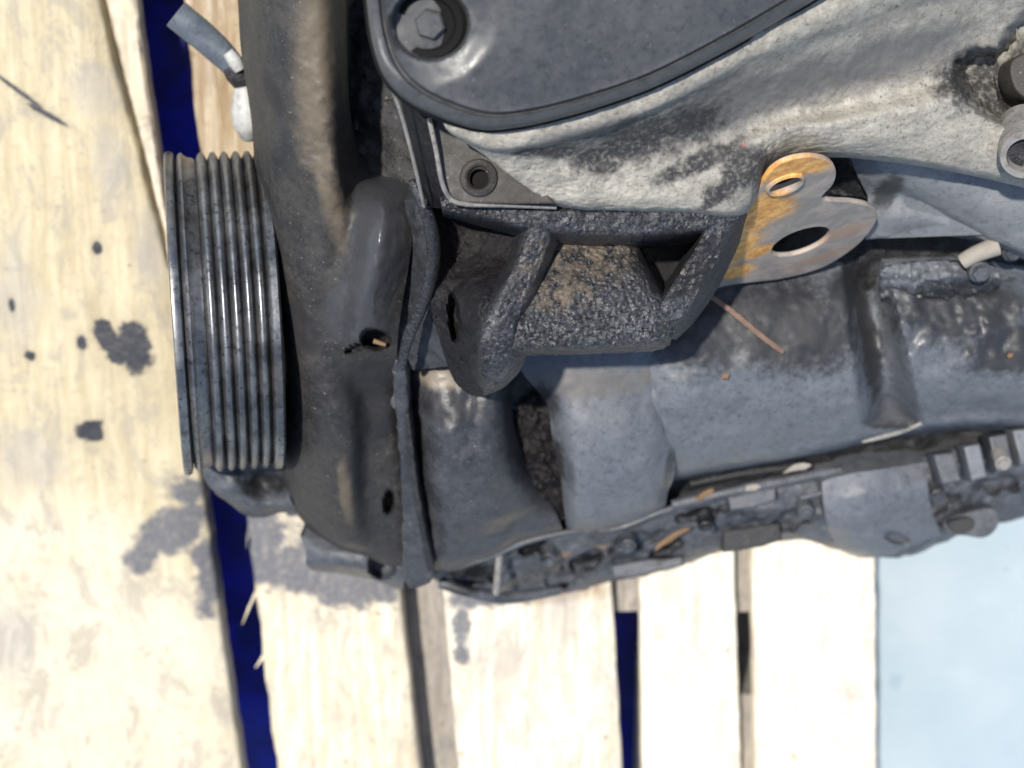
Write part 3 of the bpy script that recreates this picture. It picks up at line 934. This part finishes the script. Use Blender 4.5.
# ledge and straps in the gap under the pan
tube('strap', [(672, 505, .115), (720, 494, .118), (780, 482, .12), (840, 470, .122)], [0.003, 0.0035, 0.0035, 0.003], M_rail, engine, n=8)
tube('strap', [(690, 484, .112), (740, 474, .112), (800, 466, .112)], 0.0025, M_black, engine, n=8)
plate('rail_lug', [(722, 532), (750, 527), (780, 523), (783, 540), (762, 547), (740, 550), (724, 553)], plane_frame(752, 538, .094, 8, -16), 0.03, M_black, engine, bevel=0.0012, wob=0.0006)
plate('rail_lug', [(612, 566), (640, 561), (682, 556), (684, 566), (655, 572), (630, 577), (614, 578)], plane_frame(648, 568, .078, 8, -16), 0.03, M_rail, engine, bevel=0.0012, wob=0.0006)
plate('rail_lug', [(726, 488), (750, 482), (776, 480), (776, 500), (752, 508), (730, 510)], plane_frame(752, 496, .114, 8, -16), 0.02, M_rail, engine, bevel=0.0012, wob=0.0005)
tube('parting_ridge', [(432, 573, .098), (486, 558, .101), (522, 543, .103), (568, 532, .104), (615, 529, .104), (663, 511, .106), (720, 496, .11)], [0.0012, 0.002, 0.002, 0.0018, 0.002, 0.002, 0.001], M_rail, engine, n=8)
tube('parting_ridge', [(800, 498, .118), (860, 484, .122), (930, 470, .124), (1000, 458, .126), (1080, 446, .126)], 0.0018, M_rail, engine, n=8)
for (x, y, z) in ((548, 560, .092), (628, 546, .098), (706, 528, .105), (806, 512, .118), (938, 496, .122)):
    bolt(x, y, z, (0, -.3, 1), 0.0036, M_rail, engine)
tube('drain_rod', [(500, 548, .10), (498, 570, .10), (496, 594, .098)], 0.0021, M_bearmetal, engine)
tube('lower_strut', [(440, 582, .07), (470, 592, .075), (505, 598, .07), (560, 590, .065)], [0.004, 0.0035, 0.004, 0.003], M_rail, engine)
# smooth pan corner
surf('pan_corner', [
    [(822, 482, .125), (850, 474, .132), (890, 468, .132), (925, 462, .125)],
    [(824, 505, .128), (852, 500, .138), (892, 494, .138), (928, 488, .130)],
    [(828, 528, .118), (855, 526, .128), (895, 520, .128), (932, 512, .120)],
    [(836, 545, .10), (862, 550, .108), (900, 545, .108), (940, 532, .10)],
    [(842, 552, .07), (866, 558, .07), (904, 553, .07), (946, 538, .07)],
], M_panel, engine, zb=0.03, step=2, lump=0.0012, lscale=60, post=dents([(897, 538, 12, 5, 18, .014)]))
# toothed clips at the rear
for (x, y, w_, h_, m) in ((944, 470, 20, 30, M_rail), (972, 464, 16, 34, M_panel), (998, 455, 18, 36, M_rail), (1022, 448, 18, 34, M_panel)):
    plate('rear_clip', [(x - w_ / 2, y - h_ / 2), (x + w_ / 2, y - h_ / 2 - 3), (x + w_ / 2 + 7, y + h_ / 2 - 4), (x - w_ / 2 + 8, y + h_ / 2)],
          plane_frame(x, y, .150, 0, -14), 0.02, m, engine, bevel=0.0012)
bolt(1003, 463, .158, (0, -.3, 1), 0.0035, M_bearmetal, engine)
plate('rear_lug', [(945, 522), (968, 512), (992, 508), (1000, 516), (996, 530), (984, 538), (966, 536), (950, 534)], plane_frame(972, 524, .115, 0, -10), 0.02, M_rail, engine, bevel=0.0015, smooth_step=4)
plate('rear_lug', [(948, 524), (962, 518), (974, 520), (972, 530), (956, 534)], plane_frame(962, 526, .119, 0, -10), 0.006, M_black, engine, smooth_step=3)

# ---- engine mount bracket (black cast iron)
bracket = surf('mount_bracket', [          # web
    [(536, 222, .250), (590, 224, .250), (626, 226, .250), (634, 228, .225)],
    [(530, 258, .262), (590, 258, .264), (638, 256, .264), (648, 262, .235)],
    [(520, 290, .274), (590, 288, .276), (650, 286, .276), (664, 292, .255)],
    [(512, 320, .282), (590, 318, .283), (658, 314, .283), (676, 312, .274)],
    [(508, 340, .284), (590, 337, .285), (656, 332, .285), (677, 326, .276)],
    [(508, 350, .281), (590, 348, .281), (652, 344, .281), (672, 337, .272)],
    [(510, 356, .255), (590, 354, .255), (652, 351, .255), (670, 345, .25)],
], M_iron, engine, zb=0.19, step=1.6, lump=0.0010, lscale=140, grit=0.0012, gscale=620, label='rough black cast iron mounting bracket')
def rib(name, rows, par, low=0.03, ls=1.0, **kw):
    """cast rib with a flat crown: rows of (left x, left y, right x, right y, height)"""
    out = []
    for (ax_, ay_, bx_, by_, z) in rows:
        dx, dy = bx_ - ax_, by_ - ay_
        r = []
        for f, dz in ((-.36, low), (-.17, low * .42), (0.0, .0026), (.16, 0), (.5, -.0004), (.84, 0), (1.0, .0022), (1.18, low * .36), (1.45, low)):
            if f < 0: f *= ls
            r.append((ax_ + dx * f, ay_ + dy * f, z - dz))
        out.append(r)
    return surf(name, out, M_iron, par, zb=0.19, step=2, lump=0.0009, lscale=120, grit=0.0009, gscale=620, **kw)
rib('top_bar', [(440, 196, 442, 210, .280), (500, 204, 496, 222, .283), (560, 208, 556, 233, .285), (640, 209, 638, 236, .285), (700, 209, 696, 232, .284), (748, 206, 734, 224, .282)], bracket)
rib('left_rib', [(534, 203, 560, 206, .284), (527, 230, 552, 233, .284), (516, 262, 541, 266, .284), (500, 290, 529, 297, .286), (486, 318, 517, 322, .287), (479, 345, 513, 345, .286), (479, 362, 511, 360, .283), (481, 378, 507, 374, .276), (484, 388, 502, 384, .264), (487, 395, 497, 391, .245)], bracket)
surf('lobe', [
    [(428, 206, .250), (452, 208, .232), (478, 212, .228), (532, 212, .25)],
    [(434, 255, .248), (456, 256, .232), (480, 258, .238), (518, 258, .255)],
    [(431, 303, .242), (452, 303, .252), (478, 301, .272), (502, 302, .28)],
    [(439, 338, .238), (458, 338, .252), (479, 339, .274), (500, 342, .28)],
    [(448, 367, .232), (464, 368, .248), (480, 369, .268), (498, 370, .274)],
    [(456, 383, .226), (468, 388, .238), (481, 390, .252), (495, 386, .255)],
    [(466, 392, .20), (473, 396, .20), (482, 397, .20), (495, 391, .20)],
], M_lobe, bracket, zb=0.17, step=2, post=dents([(454, 318, 5, 22, -4, .016)]), lump=0.0018, lscale=110, grit=0.0012, gscale=380)
rib('right_rib', [(714, 206, 742, 210, .283), (702, 234, 728, 240, .283), (684, 264, 712, 272, .282), (667, 290, 695, 300, .281), (655, 314, 678, 324, .280), (650, 334, 668, 338, .268)], bracket, low=.05, ls=.35)
surf('pocket_floor', [
    [(610, 215, .215), (670, 215, .212), (740, 215, .215)],
    [(620, 260, .215), (670, 260, .212), (720, 260, .215)],
    [(640, 310, .22), (670, 310, .22), (700, 310, .22)],
], M_lobe, bracket, zb=0.17, step=4, lump=0.002)  # pocket shadow put into the near-black floor colour
tube('outer_lip', [(412, 180, .262), (424, 206, .262), (432, 232, .258), (433, 262, .252), (425, 298, .242), (409, 335, .222), (401, 368, .20)], [0.002, 0.003, 0.0034, 0.0034, 0.003, 0.003, 0.002], M_iron, bracket, n=14, step=3)
surf('shadow_web', [
    [(404, 200, .215), (425, 200, .23), (440, 205, .235)],
    [(410, 260, .21), (425, 260, .225), (438, 262, .235)],
    [(396, 320, .19), (415, 320, .20), (434, 315, .225)],
    [(392, 370, .165), (415, 370, .175), (450, 366, .2)],
], M_bulge, engine, zb=0.14, step=3, lump=0.0015, lscale=90)

# ---- corner plate with its bolt eye
fr = plane_frame(478, 178, .289, 0, -8)
cplate = plate('corner_plate', [(426, 108), (446, 112), (476, 128), (512, 150), (556, 204), (463, 204), (450, 198), (443, 184), (436, 150)], fr, 0.012, M_aluflat, engine, bevel=0.0012, holes=[(479, 179, 0.0042)])
lathe('bolt_eye', [(0, .0048), (.0022, .0052), (.003, .0062), (.0022, .0078), (-.001, .0088)], fr[0] + fr[1] * 0.0004, fr[3], M_aluflat, cplate, n=36)
lathe('eye_bottom', [(-.006, .0045), (-.0055, .002), (-.0055, 0)], fr[0] + fr[1] * 0.0004, fr[3], M_hole, cplate, n=24)
tube('bright_rim', [(429, 118, .290), (436, 150, .290), (442, 182, .290), (450, 198, .2895), (464, 204, .289), (500, 205, .289), (556, 207, .2885)], 0.0011, M_bearmetal, engine, n=8, step=3)
tube('gasket_edge', [(390, 84, .30), (400, 110, .292), (411, 150, .284), (420, 188, .277), (424, 206, .27)], 0.0009, M_bearmetal, engine, n=8)
surf('chain_case_wall', [
    [(396, 80, .27), (412, 82, .285), (432, 105, .285)],
    [(408, 130, .262), (424, 132, .28), (438, 140, .28)],
    [(417, 175, .255), (432, 178, .272), (444, 186, .275)],
    [(422, 205, .24), (436, 208, .26), (452, 208, .27)],
], M_lobe, engine, zb=0.18, step=3, lump=0.001, lscale=90, grit=0.0006)

# ---- aluminium head
surf('cylinder_head', [
    [(430, 96, .318), (490, 112, .318), (540, 106, .318), (600, 92, .318), (660, 72, .318), (720, 42, .318), (770, 12, .318), (820, -15, .318), (870, -45, .318), (930, -60, .318), (1000, -70, .318), (1085, -80, .318)],
    [(446, 128, .316), (490, 144, .318), (540, 140, .318), (600, 125, .318), (660, 102, .318), (720, 72, .318), (770, 45, .318), (820, 22, .318), (870, 0, .318), (930, -20, .318), (1000, -30, .318), (1085, -40, .318)],
    [(458, 138, .306), (494, 153, .308), (545, 148, .308), (603, 133, .308), (663, 112, .308), (722, 88, .306), (775, 66, .304), (820, 50, .302), (870, 34, .30), (930, 15, .30), (1000, 0, .30), (1085, -15, .30)],
    [(478, 150, .300), (504, 166, .303), (553, 162, .302), (610, 152, .298), (668, 140, .296), (725, 126, .290), (779, 110, .284), (820, 105, .280), (865, 93, .280), (925, 78, .280), (1000, 60, .28), (1085, 40, .28)],
    [(500, 166, .297), (522, 182, .300), (566, 180, .300), (616, 176, .298), (676, 170, .296), (732, 160, .294), (782, 132, .292), (825, 126, .29), (878, 118, .29), (935, 108, .29), (1000, 100, .288), (1085, 90, .288)],
    [(540, 198, .292), (552, 203, .292), (582, 207, .293), (622, 208, .293), (682, 209, .293), (742, 209, .291), (774, 160, .280), (828, 153, .275), (888, 157, .275), (950, 166, .275), (1012, 178, .275), (1085, 196, .275)],
    [(544, 205, .26), (554, 207, .26), (582, 212, .26), (622, 213, .26), (682, 214, .26), (744, 214, .26), (778, 166, .24), (830, 158, .24), (890, 162, .24), (952, 171, .24), (1014, 183, .24), (1085, 202, .24)],
], M_alu, engine, zb=0.2, step=2.6, post=dents([(1004, 88, 48, 30, 30, .030), (1040, 70, 40, 50, 0, .03)]), lump=0.0014, lscale=50, grit=0.0005, gscale=420, label='pale rough cast aluminium cylinder head')
# pocket and boss at the right
plate('pocket_plate', [(1012, 62), (1040, 48), (1070, 50), (1070, 110), (1040, 104), (1016, 90)], plane_frame(1035, 80, .278, 0, -12), 0.02, M_aluflat, engine, bevel=0.001, smooth_step=5)
bc = E(1026, 156, .300)
lathe('round_boss', [(-.03, .0125), (-.002, .0125), (0, .0115), (0, .0088), (-.003, .0082), (-.006, .0082)], bc, (-.25, -.35, 1), M_bearmetal, engine, n=40)
lathe('boss_bore', [(-.0055, .0083), (-.0055, .003), (-.007, 0)], bc, (-.25, -.35, 1), M_black, engine, n=24)

# ---- valve cover
edge = [(364, -50), (366, -5), (372, 42), (385, 78), (408, 102), (442, 119), (482, 130), (522, 127), (562, 118), (612, 103), (655, 87), (702, 64), (750, 38), (810, 3), (890, -45)]
foc = (590, -120)
def inset(t_, z):
    return [(x + (foc[0] - x) * t_, y + (foc[1] - y) * t_, z) for x, y in edge]
def cover_dish(px, py, z):
    d = math.hypot((px - 430) / 1.05, (py - 24) / 0.98)
    if d < 66:
        f = min(1, (66 - d) / 30)
        z -= 0.0045 * f * f * (3 - 2 * f)
    if d < 38: z -= 0.010 * min(1, (38 - d) / 4)
    return z
surf('valve_cover', [inset(0, .318), inset(.004, .326), inset(.016, .330), inset(.050, .3325), inset(.056, .3305), inset(.066, .3305), inset(.074, .3335), inset(.10, .334), inset(.3, .338), inset(.6, .341), inset(.9, .342)],
     M_plastic, engine, zb=0.312, step=2.5, post=cover_dish, lump=0.0008, lscale=30, label='smooth dark grey plastic valve cover')
surf('cover_gasket', [inset(-.012, .314), inset(-.010, .319), inset(.01, .32), inset(.05, .32)], M_hole, engine, zb=0.300, step=6)
vc = E(430, 24, .3235)
vax = Vector((-.12, -.10, 1))
k = px2m(1, .31)
dish = lathe('rubber_grommet', [(-.010, 35 * k), (-.001, 35 * k), (.0006, 31 * k), (.0002, 25 * k), (-.002, 22 * k), (-.003, 0)], vc, vax, M_hole, engine, n=56)
lathe('cover_bolt', [(-.006, 15 * k), (.0005, 15 * k), (.0015, 13 * k), (.0015, 0)], vc, vax, M_plastic, dish, n=6, ang=20)

# ---- rusty flange
flange = plate('rusty_flange', [(676, 300), (689, 286), (712, 258), (734, 229), (752, 202), (764, 180), (774, 168), (790, 160), (809, 157), (827, 160), (836, 170), (834, 184), (822, 198), (834, 201), (852, 202), (870, 206), (878, 215), (871, 231), (852, 250), (822, 268), (782, 279), (734, 285), (705, 292)],
               frr, 0.0028, M_rust, engine, bevel=0.0009, holes=[(801, 242, px2m(31, .22)), (785, 184, px2m(15, .2))], smooth_step=4, label='rusty orange steel flange with two holes')
lathe('hole_collar', [(-.004, px2m(15, .2)), (.0012, px2m(15.2, .2)), (.0016, px2m(17, .2)), (.0008, px2m(19, .2)), (-.001, px2m(20, .2))], plane_pt(785, 184, frr), frr[3], M_rust, flange, n=36)
surf('flange_root', [
    [(820, 150, .19), (850, 152, .21), (885, 158, .2)],
    [(825, 172, .19), (852, 174, .212), (885, 176, .2)],
    [(815, 192, .18), (850, 196, .20), (884, 200, .19)],
], M_black, engine, zb=0.13, step=2.5, lump=0.003, lscale=140, grit=0.001)

# ---- grey sheet-metal shield at the right
surf('heat_shield', [
    [(845, 140, .235), (880, 142, .245), (930, 148, .247), (990, 160, .247), (1085, 180, .245)],
    [(856, 172, .228), (890, 174, .236), (938, 182, .238), (995, 206, .237), (1085, 240, .235)],
    [(866, 192, .213), (902, 192, .219), (942, 209, .220), (1000, 239, .220), (1085, 275, .218)],
    [(868, 198, .209), (903, 197, .213), (941, 213, .213), (998, 243, .212), (1085, 280, .21)],
    [(868, 222, .205), (902, 218, .210), (945, 226, .210), (998, 246, .207), (1085, 284, .20)],
    [(866, 240, .195), (903, 236, .198), (948, 236, .198), (998, 248, .195), (1085, 290, .19)],
], M_duct, engine, zb=0.17, step=3, lump=0.0014, lscale=40)
# clutter in the dark hollow under the shield
surf('grime_lump', [
    [(880, 268, .185), (920, 262, .195), (960, 262, .19), (1000, 268, .185)],
    [(880, 282, .18), (920, 278, .20), (960, 276, .20), (1000, 282, .185)],
    [(880, 298, .17), (920, 298, .185), (960, 298, .185), (1000, 300, .175)],
], M_pan, engine, zb=0.14, step=2.2, lump=0.004, lscale=170, grit=0.0018, gscale=420)
tube('pipe_stub', [(962, 262, .205), (976, 254, .208), (997, 246, .21)], [0.0042, 0.0046, 0.0052], M_chip, engine, n=16)
bolt(980, 272, .205, (0, -.25, 1), 0.0045, M_rail, engine)
bolt(1012, 252, .20, (0, -.25, 1), 0.004, M_rail, engine)

# ---- hose with white end at the upper left
hose = tube('hose', [(176, 14, .09), (205, 38, .09), (228, 60, .09), (238, 72, .09)], [0.008, 0.008, 0.0075, 0.006], M_hose, engine, n=18)
tube('hose_clip', [(232, 64, .092), (240, 76, .092), (243, 86, .092)], [0.006, 0.0075, 0.005], M_black, hose, n=14)
tube('white_end', [(243, 84, .092), (245, 98, .092), (247, 116, .092), (248, 130, .09), (248, 138, .088)], [0.004, 0.0065, 0.0082, 0.008, 0.004], M_white, hose, n=18, step=3)
tube('white_end', [(228, 52, .1), (234, 60, .1), (240, 70, .1)], [0.003, 0.004, 0.003], M_white, hose, n=12, step=3)

# ------------------------------------------------------------------ loose litter on the engine
def litter(name, pix, rad, mat, label, cat):
    fine = spline([list(p) for p in pix], 4)
    pts = [E(*p[:3]) for p in fine]
    kk = len(pts) - 1
    rr = [rad * (0.55 + 0.45 * math.sin(math.pi * (0.15 + 0.7 * i / kk))) for i in range(kk + 1)]
    bm = bmesh.new(); tube_bm(bm, pts, rr, 7)
    for v in bm.verts: v.co += 0.2 * rad * noise.noise_vector(v.co * 900)
    return link(name, finish(bm, name), mat, None, label=label, cat=cat)


litter('twig', [(712, 297, .194), (735, 314, .196), (760, 335, .197), (783, 352, .1965)], 0.0017, M_twig, 'thin brown twig lying on the dusty pan below the rusty flange', 'twig')
def flake(name, px, py, z, L, W, turn, mat, label, cat, th=0.0009, seed=0):
    """small curled irregular chip"""
    rnd = random.Random(seed)
    c = E(px, py, z)
    bm = bmesh.new()
    n = 11
    up, lo = [], []
    tl = rnd.uniform(-.25, .25)
    ca, sa = math.cos(math.radians(turn)), math.sin(math.radians(turn))
    for k in range(n):
        a = k * math.tau / n
        r = rnd.uniform(.72, 1.15)
        x, y = L * r * math.cos(a), W * r * math.sin(a)
        p = c + Vector((x * ca - y * sa, x * sa + y * ca, tl * x + 0.25 * x * x / L))
        up.append(bm.verts.new(p + Vector((0, 0, th)))); lo.append(bm.verts.new(p))
    m1 = bm.verts.new(c + Vector((0, 0, th * 1.3))); m0 = bm.verts.new(c)
    for k in range(n):
        q = (k + 1) % n
        bm.faces.new((up[k], up[q], m1)); bm.faces.new((lo[q], lo[k], m0)); bm.faces.new((up[k], lo[k], lo[q], up[q]))
    return link(name, finish(bm, name, ang=40), mat, None, label=label, cat=cat)


flake('leaf_crumb', 725, 376, .1945, .0022, .0017, 20, M_leaf, 'tiny orange leaf crumb below the twig on the pan side', 'crumb', seed=1)
flake('leaf_crumb', 1010, 355, .1955, .0018, .0014, 50, M_leaf, 'tiny yellow leaf crumb at the right end of the pan', 'crumb', seed=2)
flake('wood_chip', 797, 467, .124, .009, .0022, 12, M_chip, 'pale flat wood chip in the dark gap under the pan', 'wood chip', seed=3)
flake('wood_chip', 706, 493, .121, .0065, .0022, 28, M_leaf, 'yellow wood chip at the left end of the gap under the pan', 'wood chip', seed=4)
flake('wood_chip', 752, 487, .122, .005, .0018, 8, M_chip, 'small white chip between the two other chips under the pan', 'wood chip', seed=5)
flake('dry_leaf', 671, 537, .098, .013, .0022, 38, M_leaf, 'narrow orange dry leaf on the lower casting above the pallet gap', 'leaf', seed=6)
